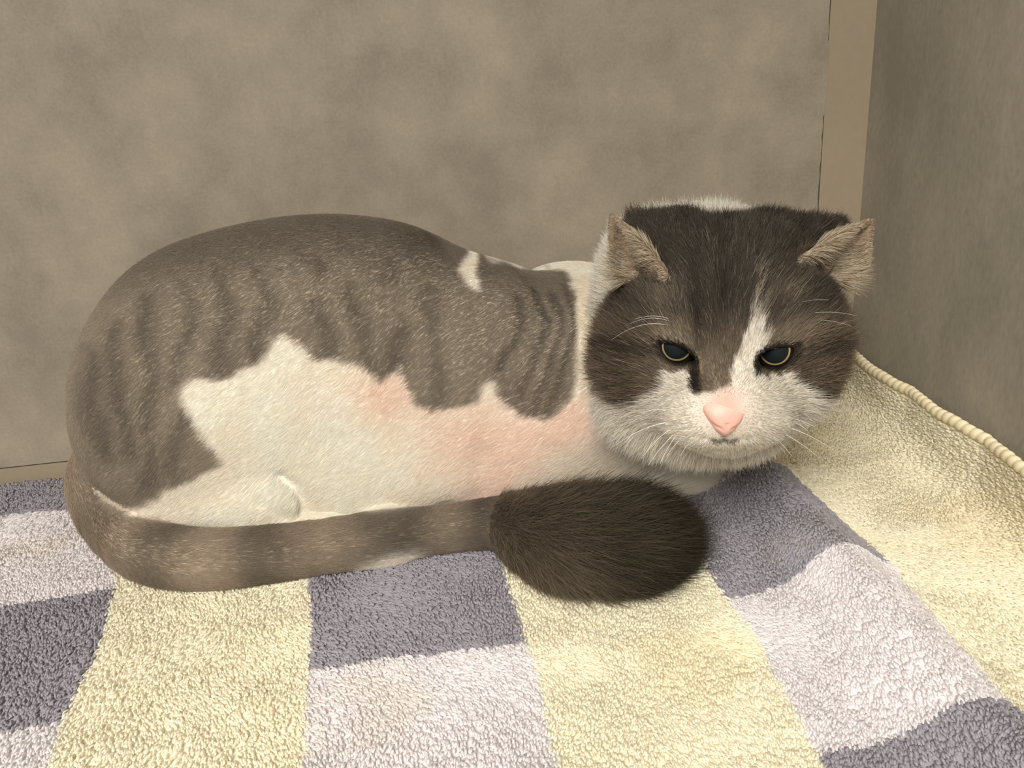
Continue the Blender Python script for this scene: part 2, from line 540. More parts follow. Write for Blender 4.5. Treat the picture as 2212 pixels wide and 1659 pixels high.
# tail (shaved part, then the core of the brush)
TAIL = [((245, 965), .060, .017), ((214, 1042), .038, .0165), ((238, 1118), .022, .0160), ((300, 1180), .0205, .0158), ((380, 1205), .0205, .0152),
        ((480, 1208), .0200, .0145), ((600, 1196), .0195, .0138), ((760, 1173), .0190, .0130), ((900, 1152), .0185, .0120),
        ((1020, 1136), .0185, .0115), ((1090, 1130), .0190, .0120)]
def spline(P, n):
    P = np.asarray(P, float); Q = np.concatenate([[2*P[0]-P[1]], P, [2*P[-1]-P[-2]]])
    t = np.linspace(0, len(P)-1-1e-6, n); i = t.astype(int); f = (t-i)[:, None]
    a, b, c, d = Q[i], Q[i+1], Q[i+2], Q[i+3]
    return 0.5*(2*b+(c-a)*f+(2*a-5*b+4*c-d)*f*f+(3*b-a-3*c+d)*f**3)
_t = spline([np.append(at_z(u, v, z), r) for (u, v), z, r in TAIL], 26)
TAILP, TAILR = _t[:, :3], _t[:, 3]
for i in range(len(TAILP)-1):
    cone('tail', TAILP[i], TAILP[i+1], TAILR[i], TAILR[i+1], .008 if i else .014)
BRUSH = [((1090, 1130), .0190, .0120), ((1160, 1152), .0205, .0175), ((1250, 1174), .022, .0200), ((1330, 1174), .022, .0195), ((1388, 1170), .020, .0150)]
_b = spline([np.append(at_z(u, v, z), r) for (u, v), z, r in BRUSH], 14)
BRP, BRR = _b[:, :3], _b[:, 3]
for i in range(len(BRP)-1):
    cone('brush', BRP[i], BRP[i+1], BRR[i], BRR[i+1], .008)

EYES = {
 'L': dict(c=(1462, 746), poly=[(1423, 739), (1445, 743), (1465, 748), (1485, 758), (1500, 773), (1503, 781), (1490, 781), (1475, 784), (1458, 784), (1443, 776), (1431, 761)]),
 'R': dict(c=(1674, 755), poly=[(1635, 785), (1640, 771), (1656, 758), (1685, 751), (1702, 750), (1716, 753), (1710, 771), (1699, 786), (1682, 794), (1662, 793), (1646, 790)]),
}
def axis(pieces):
    out = []
    for a, b, st in pieces:
        out.append(np.arange(a, b, st))
    return np.concatenate(out)

def surface_nets(V, xs, ys, zs):
    nx, ny, nz = V.shape
    S = V < 0
    a = S[:-1, :-1, :-1]
    cnt = np.zeros(a.shape, np.int8)
    offs = [(i, j, k) for i in (0, 1) for j in (0, 1) for k in (0, 1)]
    for i, j, k in offs:
        cnt += S[i:nx-1+i, j:ny-1+j, k:nz-1+k]
    act = (cnt > 0) & (cnt < 8)
    I = np.argwhere(act)
    n = len(I)
    cid = np.full(act.shape, -1, np.int32); cid[act] = np.arange(n)
    acc = np.zeros((n, 3)); num = np.zeros(n)
    axs = (xs, ys, zs)
    def coord(o): return np.stack([axs[d][I[:, d]+o[d]] for d in range(3)], 1)
    def val(o): return V[I[:, 0]+o[0], I[:, 1]+o[1], I[:, 2]+o[2]].astype(np.float64)
    for o in offs:
        for d in range(3):
            if o[d] == 0:
                o2 = list(o); o2[d] = 1
                v0, v1 = val(o), val(o2)
                cr = (v0 < 0) != (v1 < 0)
                t = np.where(cr, v0/np.where(cr, v0-v1, 1), 0)
                p = coord(o)*(1-t)[:, None]+coord(o2)*t[:, None]
                acc[cr] += p[cr]; num[cr] += 1
    verts = acc/num[:, None]
    quads = []
    for d in range(3):
        e1, e2 = (d+1) % 3, (d+2) % 3
        lo = [slice(None)]*3; hi = [slice(None)]*3
        lo[d] = slice(0, -1); hi[d] = slice(1, None)
        ch = S[tuple(lo)] != S[tuple(hi)]
        E_ = np.argwhere(ch)
        dims = (nx, ny, nz)
        ok = (E_[:, e1] > 0) & (E_[:, e1] < dims[e1]-1) & (E_[:, e2] > 0) & (E_[:, e2] < dims[e2]-1)
        E_ = E_[ok]
        ins = S[E_[:, 0], E_[:, 1], E_[:, 2]]
        def cell(da, db):
            c = E_.copy(); c[:, e1] -= da; c[:, e2] -= db
            return cid[c[:, 0], c[:, 1], c[:, 2]]
        q = np.stack([cell(1, 1), cell(0, 1), cell(0, 0), cell(1, 0)], 1)
        q[~ins] = q[~ins][:, ::-1]
        quads.append(q)
    return verts, np.concatenate(quads)

def eval_field(prims, xs, ys, zs):
    V = np.full((len(xs), len(ys), len(zs)), 0.5, np.float32)
    for pr in prims:
        lo, hi = prim_box(pr); m = pr[2]+0.006
        i0, i1 = np.searchsorted(xs, lo[0]-m), np.searchsorted(xs, hi[0]+m)
        j0, j1 = np.searchsorted(ys, lo[1]-m), np.searchsorted(ys, hi[1]+m)
        k0, k1 = np.searchsorted(zs, lo[2]-m), np.searchsorted(zs, hi[2]+m)
        if i0 >= i1 or j0 >= j1 or k0 >= k1:
            continue
        g = np.stack(np.meshgrid(xs[i0:i1], ys[j0:j1], zs[k0:k1], indexing='ij'), -1)
        d = prim_sd(pr, g.reshape(-1, 3)).reshape(g.shape[:3])
        a = V[i0:i1, j0:j1, k0:k1]; k = pr[2]
        h = np.maximum(k-np.abs(a-d), 0)/k
        V[i0:i1, j0:j1, k0:k1] = np.minimum(a, d)-h*h*k*0.25
    return V

def smax(a, b, k):
    h = np.maximum(k-np.abs(a-b), 0)/k
    return np.maximum(a, b)+h*h*k*0.25

# face sits in the finely sampled part of the grid
hc_ = np.array([at_h(u, v, n) for u in (1300, 1890) for v in (455, 1000) for n in (-.03, .068)])
hlo, hhi = hc_.min(0), hc_.max(0)
GX = axis([(-0.66, hlo[0], .0026), (hlo[0], hhi[0], .0012), (hhi[0], -0.02, .0026)])
GY = axis([(hlo[1]-.02, hlo[1], .0026), (hlo[1], hhi[1], .0012), (hhi[1], 0.0, .0026)])
GZ = axis([(0.0, hlo[2], .0024), (hlo[2], hhi[2], .0012), (hhi[2], 0.26, .0026)])
FLD = eval_field(PRIMS, GX, GY, GZ)

# surface depth of the face at the eyes, then open the lids there
def face_depth(u, v, prims):
    n = np.linspace(0.08, -0.01, 400)
    p = np.array([at_h(u, v, t) for t in n])
    val = np.full(len(p), 0.5)
    for pr in prims:
        d = prim_sd(pr, p); k = pr[2]; h = np.maximum(k-np.abs(val-d), 0)/k
        val = np.minimum(val, d)-h*h*k*0.25
    return n[np.argmax(val < 0)]
EYE_R = 0.0112
near = [p for p in PRIMS if p[1] in ('head', 'ruff')]
for key, e in EYES.items():
    e['n'] = face_depth(e['c'][0], e['c'][1], near)
    e['centre'] = at_h(e['c'][0], e['c'][1], e['n']-EYE_R-0.0012)
def sub_block(lo, hi):
    s = [slice(np.searchsorted(g, lo[d]), np.searchsorted(g, hi[d])) for d, g in enumerate((GX, GY, GZ))]
    g = np.stack(np.meshgrid(GX[s[0]], GY[s[1]], GZ[s[2]], indexing='ij'), -1)
    return tuple(s), g
for e in EYES.values():
    s, g = sub_block(e['centre']-.022, e['centre']+.022)
    p = g.reshape(-1, 3)
    uv = to_uv(p)
    dpx = poly_sd(uv, e['poly'])*(HEAD_S-e['n'])/F_PX
    dep = np.abs((p-e['centre'])@(-AX_F))-0.020
    carve = np.maximum(dpx, dep).reshape(g.shape[:3])
    # lids hug the eyeball: add a thin shell around it first
    ball = (np.linalg.norm(p-e['centre'], axis=1)-(EYE_R+0.0016)).reshape(g.shape[:3])
    blk = FLD[s]
    kk = 0.004; hh = np.maximum(kk-np.abs(blk-ball), 0)/kk
    blk = np.minimum(blk, ball)-hh*hh*kk*0.25
    FLD[s] = smax(blk, -carve, 0.0012)
# mouth line and the groove under the nose
MOUTH = [(1505, 942), (1535, 949), (1565, 952), (1597, 949), (1630, 942)]
s, g = sub_block(at_h(1565, 930, .05)-.03, at_h(1565, 930, .05)+.03)
p = g.reshape(-1, 3); uv = to_uv(p)
dm = np.full(len(uv), 1e9)
for a, b in list(zip(MOUTH[:-1], MOUTH[1:]))+[((1564, 925), (1563, 950))]:
    dm = np.minimum(dm, seg_dist(uv, a, b)[0])
grv = (0.0005*np.exp(-(dm/4.0)**2)*(((p-CAM)@AX_F) < HEAD_S-0.030)).reshape(g.shape[:3])
FLD[s] = FLD[s]+grv
# skin folds: knee, hock, elbow, arm against ruff
FOLDS = [([(610, 1025), (645, 1052), (656, 1085), (648, 1125), (630, 1145)], 11, .0022), ([(330, 1128), (420, 1148), (520, 1150), (630, 1128)], 11, .002),
         ([(930, 1112), (965, 1095), (988, 1096), (1004, 1115)], 12, .006), ([(1045, 985), (1052, 1040), (1030, 1090)], 26, .0018), ([(560, 1085), (590, 1105), (640, 1118)], 10, .001),
         ([(1445, 975), (1405, 1003)], 10, .004), ([(165, 1035), (230, 1070), (290, 1105)], 8, .004)]
for pl, wd, dp in FOLDS:
    lo = np.min([at_y(u, v, -.2) for u, v in pl]+[at_y(u, v, -.06) for u, v in pl], axis=0)-.02
    hi = np.max([at_y(u, v, -.2) for u, v in pl]+[at_y(u, v, -.06) for u, v in pl], axis=0)+.02
    s, g = sub_block(lo, hi)
    p = g.reshape(-1, 3)
    dd = poly_dist(to_uv(p), [np.array(q, float) for q in pl])[0]
    off = smooth(.016, .022, poly_dist(p, list(TAILP))[0])           # the tail lies in front of the folds
    FLD[s] = FLD[s]+(off*dp*np.exp(-(dd/wd)**2)).reshape(g.shape[:3])*(FLD[s] > -.01)
# rest on the towel
FLD = smax(FLD, (T_BASE+0.0005-GZ)[None, None, :].astype(np.float32), 0.004)
cat_v, cat_q = surface_nets(FLD, GX, GY, GZ)

def mesh_normals(v, q):
    n = np.cross(v[q[:, 2]]-v[q[:, 0]], v[q[:, 3]]-v[q[:, 1]])
    out = np.zeros_like(v)
    for k in range(4):
        np.add.at(out, q[:, k], n)
    return norm(out)
cat_n = mesh_normals(cat_v, cat_q)

# ------------------------------------------------------------------ cat: coat
REGIONS = ['body', 'fore', 'neck', 'ruff', 'head', 'ear', 'tail', 'brush']
def region_dist(p):
    out = np.full((len(p), len(REGIONS)), 1.0)
    for pr in PRIMS:
        i = REGIONS.index(pr[1])
        out[:, i] = np.minimum(out[:, i], prim_sd(pr, p))
    return out
WHITE, CREAM = lin(250, 245, 237), lin(246, 236, 221)
PINK = lin(240, 210, 194)
G_LIGHT, G_DARK, G_BROWN = lin(172, 161, 146), lin(114, 107, 97), lin(142, 127, 113)
GREY_POLY = [(-200, 1085), (-200, 200), (1020, 200), (1060, 560), (1110, 574), (1135, 580), (1225, 588), (1243, 600), (1250, 640), (1252, 700), (1252, 780), (1250, 830),
             (1238, 855), (1212, 885), (1185, 903), (1140, 895), (1105, 882), (1082, 855), (1068, 822), (1052, 830), (1030, 862), (985, 882), (935, 886), (905, 868), (885, 835),
             (868, 792), (850, 806), (828, 822), (785, 795), (735, 776), (690, 776), (655, 745), (620, 714), (598, 728), (560, 782), (500, 812), (425, 820), (384, 838),
             (392, 858), (420, 900), (455, 962), (484, 1003), (425, 1035), (355, 1062), (292, 1100), (240, 1145), (100, 1145)]
NOTCH = [(1015, 556), (1030, 540), (1042, 552), (1036, 590), (1044, 632), (1028, 628), (1008, 608), (993, 580)]
STRIPES = [  # tabby bars on the clipped flank
    [(1190, 640), (1200, 720), (1195, 800), (1160, 890)], [(1222, 620), (1232, 720), (1225, 800), (1190, 890)], [(1150, 620), (1165, 720), (1150, 800), (1120, 880)],
    [(1110, 640), (1105, 740), (1075, 810)], [(940, 640), (945, 740), (940, 870)], [(880, 700), (860, 790)], [(760, 640), (790, 700), (840, 810)], [(690, 660), (720, 770)],
    [(560, 560), (590, 640), (560, 760)], [(470, 560), (500, 660), (480, 800)], [(400, 600), (420, 700), (380, 830)], [(320, 640), (330, 760), (320, 900)],
    [(250, 700), (250, 820), (270, 960)], [(205, 760), (195, 860), (215, 980)], [(410, 900), (370, 1000)], [(330, 940), (310, 1040)], [(640, 520), (690, 600)], [(830, 520), (850, 600)]]
FACE_WHITE = [(1626, 678), (1645, 708), (1660, 738), (1648, 758), (1640, 775), (1638, 806), (1662, 814), (1700, 806), (1722, 838), (1745, 862), (1800, 872), (1900, 1100), (1150, 1100),
              (1235, 832), (1270, 824), (1300, 834), (1342, 858), (1380, 872), (1418, 852), (1430, 826), (1442, 804), (1470, 806), (1486, 812), (1494, 836), (1512, 849),
              (1545, 843), (1571, 832), (1586, 800), (1595, 765), (1606, 728)]
TEAR_L = [(1500, 785), (1505, 842)]
TEAR_R = [(1637, 785), (1636, 808)]
def mixc(a, b, t):
    return a*(1-t[:, None])+b*t[:, None]
def gauss(uv, c, rx, ry):
    return np.exp(-((uv[:, 0]-c[0])/rx)**2-((uv[:, 1]-c[1])/ry)**2)
def coat(p, nrm, jit=0.0):
    uv = to_uv(p)
    rd = region_dist(p)
    if jit > 0:
        uv = uv+rng.normal(0, jit, uv.shape)
    N = len(p)
    # far side of the trunk: carry the saddle over the back
    away = smooth(0.05, 0.35, nrm@AX_F)
    wob = (fbm(p, 130, 11, 3)-0.5)*26
    # ---- trunk
    sd = poly_sd(uv, GREY_POLY)+wob
    g = smooth(9, -9, sd)
    far_grey = smooth(.05, .09, p[:, 2])*smooth(-.27, -.31, p[:, 0])
    g = g*(1-away)+np.where(uv[:, 0] > 1100, g*(1-away), far_grey)*away
    notch = smooth(5, -5, poly_sd(uv, NOTCH)+wob*0.5)
    st = np.zeros(N)
    wuv = uv+np.stack([(fbm(p, 40, 21, 2)-0.5)*60, (fbm(p, 40, 22, 2)-0.5)*60], 1)
    for i, s_ in enumerate(STRIPES):
        d, t = poly_dist(wuv, [np.array(q, float) for q in s_])
        wd = 11 if i < 4 else 24
        st = np.maximum(st, np.exp(-(d/wd)**2)*(0.95 if i < 4 else 0.65))
    st = np.clip(st+0.6*(fbm(p*np.array([1, 1, .45]), 38, 31, 3)-0.5), 0, 1)
    top = smooth(620, 480, uv[:, 1]-0.16*np.abs(uv[:, 0]-700))
    st = np.clip(np.maximum(st, 0.75*top), 0, 1)
    grey = mixc(np.tile(G_LIGHT, (N, 1)), np.tile(G_DARK, (N, 1)), st)
    wm = gauss(uv, (1150, 860), 120, 60)*0.5
    grey = mixc(grey, np.tile(G_BROWN, (N, 1)), np.clip(wm+0.15, 0, 1))
    wht = mixc(np.tile(WHITE, (N, 1)), np.tile(CREAM, (N, 1)), fbm(p, 60, 51, 3))
    pk = 0.9*gauss(uv, (1080, 960), 150, 95)+0.75*gauss(uv, (850, 850), 110, 60)+0.55*gauss(uv, (1250, 900), 60, 60)+0.5*gauss(uv, (1060, 1070), 50, 60)
    pk = np.clip(pk*(0.35+0.75*fbm(p, 40, 61, 2)), 0, 0.58)
    wht = mixc(wht, np.tile(PINK, (N, 1)), pk)
    spk = gauss(uv, (1330, 965), 80, 45)*0.22                     # dark skin shows through the clipped chest
    wht = mixc(wht, np.tile(lin(150, 138, 124), (N, 1)), spk)
    trunk = mixc(wht, grey, np.clip(g-notch, 0, 1))
    # ---- tail
    d, t = poly_dist(p[:, :2], [q[:2] for q in TAILP])
    bands = 0.45+0.45*np.sin(t*34+1.0)
    tl = mixc(np.tile(lin(176, 161, 143), (N, 1)), np.tile(lin(110, 101, 90), (N, 1)), np.clip(bands*smooth(0.10, 0.35, t)*0.7+0.35*(fbm(p, 70, 71, 2)-0.4)+0.45*smooth(0.4, 1.0, t), 0, 1))
    br = mixc(np.tile(lin(128, 116, 100), (N, 1)), np.tile(lin(66, 59, 49), (N, 1)), smooth(BRP[0][0]-.004, BRP[10][0]+.012, p[:, 0]+(fbm(p, 60, 73, 2)-0.5)*0.03))
    # ---- head
    hw = (fbm(p, 240, 81, 3)-0.5)*30
    fw = smooth(5, -5, poly_sd(uv, FACE_WHITE)+hw)
    crown = np.tile(lin(84, 77, 70), (N, 1))
    cheek = np.tile(lin(124, 110, 94), (N, 1))
    dk = mixc(cheek, crown, np.clip(smooth(760, 640, uv[:, 1])*smooth(330, 200, np.abs(uv[:, 0]-1570))+0.25, 0, 1))
    dk = mixc(dk, np.tile(lin(168, 154, 134), (N, 1)), np.clip(0.85*gauss(uv, (1450, 722), 45, 20)+0.75*gauss(uv, (1700, 725), 50, 20)+0.5*gauss(uv, (1440, 650), 40, 40)+0.5*gauss(uv, (1690, 650), 30, 40)+0.5*gauss(uv, (1545, 790), 25, 45), 0, 0.8))
    dk = mixc(dk, np.tile(lin(56, 50, 45), (N, 1)), np.clip(0.7*gauss(uv, (1360, 765), 70, 16)+0.7*gauss(uv, (1770, 768), 60, 16)+0.8*gauss(uv, (1510, 700), 14, 60)+0.4*gauss(uv, (1560, 640), 12, 60), 0, 0.85))
    stk = fbm(np.stack([uv[:, 0]/26, uv[:, 1]/120, uv[:, 0]*0], 1), 1.0, 85, 2)
    dk = dk*(0.72+0.56*stk)[:, None]
    strk = np.clip(gauss(uv, (1632, 650), 16, 55)*1.1, 0, 1)*smooth(0.42, 0.62, noise3(np.stack([(uv[:, 0]+0.3*uv[:, 1])/6, uv[:, 1]/60, uv[:, 0]*0], 1), 1.0, 87))
    dk = mixc(dk, np.tile(lin(190, 178, 158), (N, 1)), strk*0.85)
    cr = smooth(6, -2, poly_dist(uv, [np.array((1508, 768.)), np.array((1518, 805.))])[0])
    dk = mixc(dk, np.tile(lin(196, 174, 138), (N, 1)), cr*0.9)
    hwht = mixc(np.tile(lin(236, 229, 218), (N, 1)), np.tile(lin(217, 186, 172), (N, 1)), np.clip(gauss(uv, (1566, 876), 40, 46)*1.15, 0, 1))
    nv = smooth(5, -5, poly_sd(uv, [(1380, 300), (1660, 300), (1600, 446), (1560, 478), (1538, 482), (1500, 458), (1440, 446)])+hw)
    fw = np.maximum(fw, nv)
    hd = mixc(dk, hwht, fw)
    tear = np.minimum(poly_dist(uv, [np.array(q, float) for q in TEAR_L])[0]-3, poly_dist(uv, [np.array(q, float) for q in TEAR_R])[0])
    hd = mixc(hd, np.tile(lin(38, 34, 32), (N, 1)), smooth(12, 4, tear)*0.9)
    lip = np.minimum(poly_dist(uv, [np.array((1540., 950.)), np.array((1552., 955.)), np.array((1564., 951.)), np.array((1577., 955.)), np.array((1590., 951.))])[0], poly_dist(uv, [np.array((1564., 935.)), np.array((1564., 951.))])[0]+1.5)
    hd = mixc(hd, np.tile(lin(88, 78, 70), (N, 1)), smooth(6.5, 1.5, lip)*0.85)
    for e in EYES.values():
        ed = poly_sd(uv, e['poly'])
        dpt = np.abs((p-e['centre'])@(-AX_F)-EYE_R)
        hd = mixc(hd, np.tile(lin(34, 28, 24), (N, 1)), smooth(12.0, 6.0, ed)*(dpt < .015))
    # ---- ears: dark backs, pale tan insides
    inner = smooth(0.0, 0.25, nrm@(-AX_F*0.8-AX_U*0.25+np.sign(uv[:, 0]-1575)[:, None]*0)*1.0) if False else smooth(-0.45, -0.15, nrm@(-AX_F))
    er = mixc(np.tile(lin(56, 50, 44), (N, 1)), np.tile(lin(120, 101, 82), (N, 1)), inner)
    # ---- blend by region
    neck_c = mixc(trunk, np.tile(lin(240, 231, 216), (N, 1)), smooth(1246, 1254, uv[:, 0]))
    ruff_c = np.tile(lin(244, 237, 224), (N, 1))
    rq = rd.copy()
    rq[:, 4] -= np.where(uv[:, 1] > 560, 0.004, 0.0)              # face markings reach a little into the ruff
    w = np.exp(-(rq-rq.min(1, keepdims=True))/0.0016)
    w /= w.sum(1, keepdims=True)
    cols = [trunk, trunk, neck_c, ruff_c, hd, er, tl, br]
    out = sum(w[:, i:i+1]*cols[i] for i in range(8))
    return np.clip(out, 0, 0.92), rd, uv

cat_c, cat_rd, _ = coat(cat_v, cat_n)
cat = bpy.data.objects.new('cat', None)
link(cat)
cat.location = (-0.36, -0.09, 0.006)
cat['label'] = 'clipped grey tabby and white cat lying curled on the towel'
cat['category'] = 'cat'
bpy.context.view_layer.update()
def adopt(o):
    o.parent = cat
    o.matrix_parent_inverse = Matrix.Translation(cat.location).inverted()
    return o
M_SKIN = attr_mat('cat_coat', 0.75, 0.15)
body = adopt(quad_mesh_obj('body', cat_v, cat_q, M_SKIN))
ca = body.data.attributes.new('coat', 'FLOAT_COLOR', 'POINT')
ca.data.foreach_set('color', np.concatenate([cat_c*np.where(cat_rd.argmin(1) == 4, 0.82, np.where(cat_c.mean(1) < 0.35, 1.06, 0.88))[:, None], np.ones((len(cat_c), 1))], 1).astype(np.float32).ravel())

# ------------------------------------------------------------------ eyes
def cap(centre, axis_dir, R, a0, a1, nseg=40, nring=8):
    """part of a sphere between two polar angles around axis_dir"""
    z = norm(np.asarray(axis_dir)); x = norm(np.cross(z, AX_U)); y = np.cross(z, x)
    V, Q = [], []
    for i in range(nring+1):
        a = a0+(a1-a0)*i/nring
        for k in range(nseg):
            t = 2*math.pi*k/nseg
            V.append(centre+R*(z*math.cos(a)+math.sin(a)*(x*math.cos(t)+y*math.sin(t))))
    for i in range(nring):
        for k in range(nseg):
            k2 = (k+1) % nseg
            Q.append((i*nseg+k, (i+1)*nseg+k, (i+1)*nseg+k2, i*nseg+k2))
    return np.array(V), np.array(Q)
M_EYE = plain('eye_white', lin(34, 28, 22), 0.3, 0.12)
M_IRIS = plain('iris_gold', lin(150, 132, 84), 0.3, 0.12)
M_PUPIL = plain('pupil_black', lin(24, 29, 33), 0.30, 0.10)
for e in EYES.values():
    gz = norm(CAM-e['centre']+np.array([0, 0, -0.02]))
    V, Q = cap(e['centre'], gz, EYE_R, 0.66, math.pi-0.02, 40, 16)
    eb = adopt(quad_mesh_obj('eye', V, Q[:, ::1], M_EYE))
    V, Q = cap(e['centre'], gz, EYE_R, 0.575, 0.66, 40, 3)
    o = quad_mesh_obj('iris', V, Q, M_IRIS, eb); o['label'] = 'thin golden iris ring'
    V, Q = cap(e['centre'], gz, EYE_R, 0.002, 0.575, 40, 8)
    o = quad_mesh_obj('pupil', V, Q, M_PUPIL, eb); o['label'] = 'wide black pupil'

# ------------------------------------------------------------------ nose
nc = at_h(1564, 899, .0576)
def nose_field():
    ax = np.arange(-.013, .0131, .0004)
    g = np.stack(np.meshgrid(ax, ax, ax, indexing='ij'), -1)      # across, up, out
    a, b, c = g[..., 0], g[..., 1], g[..., 2]
    q = g/np.array([.0114, .0092, .0070])
    d = (np.linalg.norm(q, axis=-1)-1)*.007
    for sx in (-1, 1):
        nx, ny = 0.80*sx, -0.60
        d = smax(d, a*nx+b*ny-.0070, .003)
    for sx in (-1, 1):                                            # nostrils
        A0 = np.array([.0026*sx, -.0058, .0056]); B0 = np.array([.0074*sx, -.0030, .0030])
        e = B0-A0; t = np.clip(((g-A0)@e)/(e@e), 0, 1)
        cd = np.linalg.norm(g-A0-t[..., None]*e, axis=-1)-.0006
        d = smax(d, -cd, .0012)
    sl = np.sqrt(a*a+(c-.0065)**2)-.0005                          # middle cleft
    d = np.where(b < -.003, smax(d, -sl, .001), d)
    V, Q = surface_nets(d.astype(np.float32), ax, ax, ax)
    return nc+V[:, :1]*AX_R+V[:, 1:2]*AX_U-V[:, 2:]*AX_F, Q, V
V, Q, loc = nose_field()
M_NOSE = attr_mat('nose_leather', 0.45, 0.35)
nose = adopt(quad_mesh_obj('nose', V, Q, M_NOSE))
ncol = mixc(np.tile(lin(216, 168, 156), (len(V), 1)), np.tile(lin(120, 70, 62), (len(V), 1)), smooth(.0068, .0045, np.linalg.norm(loc/np.array([1.0, 1.0, 1.0]), axis=1))*0.8)
ncol = mixc(ncol, np.tile(lin(217, 186, 172), (len(V), 1)), smooth(-.001, .006, loc[:, 1])*0.95)
ca = nose.data.attributes.new('coat', 'FLOAT_COLOR', 'POINT')
ca.data.foreach_set('color', np.concatenate([ncol, np.ones((len(ncol), 1))], 1).astype(np.float32).ravel())
nose['label'] = 'pink nose'

# ------------------------------------------------------------------ fur
def sample(n, weight, colours=False):
    """random roots on the cat's surface; weight per vertex"""
    q = cat_q
    a = 0.5*np.linalg.norm(np.cross(cat_v[q[:, 2]]-cat_v[q[:, 0]], cat_v[q[:, 3]]-cat_v[q[:, 1]]), axis=1)*weight[q].mean(1)
    f = rng.choice(len(q), n, p=a/a.sum())
    u, v = rng.uniform(0, 1, (2, n, 1))
    w = [(1-u)*(1-v), u*(1-v), u*v, (1-u)*v]
    p = sum(w[k]*cat_v[q[f, k]] for k in range(4)); nn = norm(sum(w[k]*cat_n[q[f, k]] for k in range(4)))
    if colours:
        wk = np.cumsum(np.concatenate(w, 1), 1)
        k = (rng.uniform(0, 1, (n, 1)) > wk).sum(1).clip(0, 3)
        vi = q[f, k]
        return p, nn, cat_c[vi], cat_rd[vi]
    return p, nn
def tangent(flow, nn):
    return norm(flow-(flow*nn).sum(1, keepdims=True)*nn)
reg = cat_rd.argmin(1)
vis = 0.25+0.75*smooth(0.3, -0.1, (cat_n*norm(cat_v-CAM)).sum(1))       # fewer hairs where the body hides itself
ground = smooth(.006, .010, cat_v[:, 2])
def strands(p, nn, flow, L, lift, curl, npt=4):
    t = tangent(flow, nn)
    d0 = norm(t+nn*lift[:, None])
    j = rng.normal(0, 1, (len(p), 3))*curl[:, None]
    d1 = norm(t+nn*(lift*0.45)[:, None]+j)
    pts = [p-nn*0.0003]
    for k in range(1, npt):
        w = k/(npt-1)
        pts.append(p+(d0*(w-0.5*w*w)+d1*(0.5*w*w))*L[:, None])
    return np.stack(pts, 1)
M_FUR = attr_mat('fur_strand', 0.9, 0.02, 0.35)
M_FURL = attr_mat('fur_strand_long', 0.65, 0.12, 0.45)
TAPER4 = np.array([1.0, 0.95, 0.75, 0.25])

# clipped coat of trunk, legs and tail
wgt = np.isin(reg, [0, 1, 2, 6])*vis*ground
p, nn, c, rd = sample(520000, wgt.astype(float), True)
rg = rd.argmin(1)
flow = np.tile(np.array([-1.0, -0.1, -0.55]), (len(p), 1))
flow[p[:, 0] < -0.52] = (-0.45, -0.1, -1.0)
d_, t_ = poly_dist(p[:, :2], [q[:2] for q in TAILP])
seg = np.clip((t_*(len(TAILP)-1)).astype(int), 0, len(TAILP)-2)
tdir = norm(TAILP[seg+1]-TAILP[seg])
flow[rg == 6] = tdir[rg == 6]
flow[rg == 1] = (1.0, -0.2, -0.2)
L = rng.uniform(.0028, .0046, len(p))
L = np.where(rg == 1, L*1.5, L)
L = np.where(rg == 6, L*1.15, L)
lift = np.where(rg == 6, 0.30, 0.26)+rng.normal(0, .04, len(p))
flow = norm(flow)+0.35*np.stack([fbm(p, 60, 401, 2)-.5, fbm(p, 60, 402, 2)-.5, fbm(p, 60, 403, 2)-.5], 1)*2
pts = strands(p, nn, flow, L, lift, np.full(len(p), 0.10))
c = c*np.clip(rng.normal(1.0, 0.08, len(p)), 0.6, 1.35)[:, None]
fur = adopt(hair_obj('short_fur', pts, np.tile(TAPER4*0.000055, (len(p), 1)), np.clip(c, 0, .93), M_FUR, None))
fur['kind'] = 'stuff'; fur['label'] = 'clipped short fur'

# long fur of head and ruff
NOSE_P = at_h(1566, 880, .055)
def in_eye(uv):
    k = np.zeros(len(uv), bool)
    for e in EYES.values():
        k |= poly_sd(uv, e['poly']) < 5.0
    return k
wgt = np.isin(reg, [3, 4])*vis
# leave the lids' inner rims bare
p, nn = sample(190000, wgt.astype(float))
c, rd, uv = coat(p, nn, 2.6)
depth = (p-CAM)@AX_F
NOSE_POLY = [(1524, 872), (1545, 862), (1585, 862), (1606, 874), (1600, 900), (1578, 930), (1564, 938), (1552, 930), (1530, 900)]
keep = ~((in_eye(uv) | (poly_sd(uv, NOSE_POLY) < 0)) & (depth < HEAD_S+0.01))
p, nn, c, rd, uv = p[keep], nn[keep], c[keep], rd[keep], uv[keep]
rg = rd.argmin(1)
dist = np.linalg.norm(p-NOSE_P, axis=1)
L = .0022+.0100*smooth(.010, .075, dist)
side = np.abs(uv[:, 0]-1568)
L = L+.009*smooth(120, 240, side)*smooth(620, 740, uv[:, 1])
L = np.where(rg == 3, .009+.006*rng.uniform(0, 1, len(p)), L)
eyed = np.maximum(poly_sd(uv, NOSE_POLY), 0)*0.8+2.0
for e in EYES.values():
    eyed = np.minimum(eyed, poly_sd(uv, e['poly']))
L = L*(0.35+0.65*smooth(4, 45, eyed))
L = L*rng.uniform(.7, 1.15, len(p))
eard = np.minimum(poly_sd(uv, [TIP_L[:2], BI_L[:2], (1338, 606)]), poly_sd(uv, [TIP_R[:2], BI_R[:2], (1838, 612)]))
L = np.where((rg == 4) & (uv[:, 1] < 640), L*(0.35+0.65*smooth(0, 40, eard)), L)
flow = norm(p-NOSE_P)
flow = np.where((rg == 3)[:, None], norm(flow+np.array([0, 0, -0.7])*(uv[:, 1] > 700)[:, None]), flow)
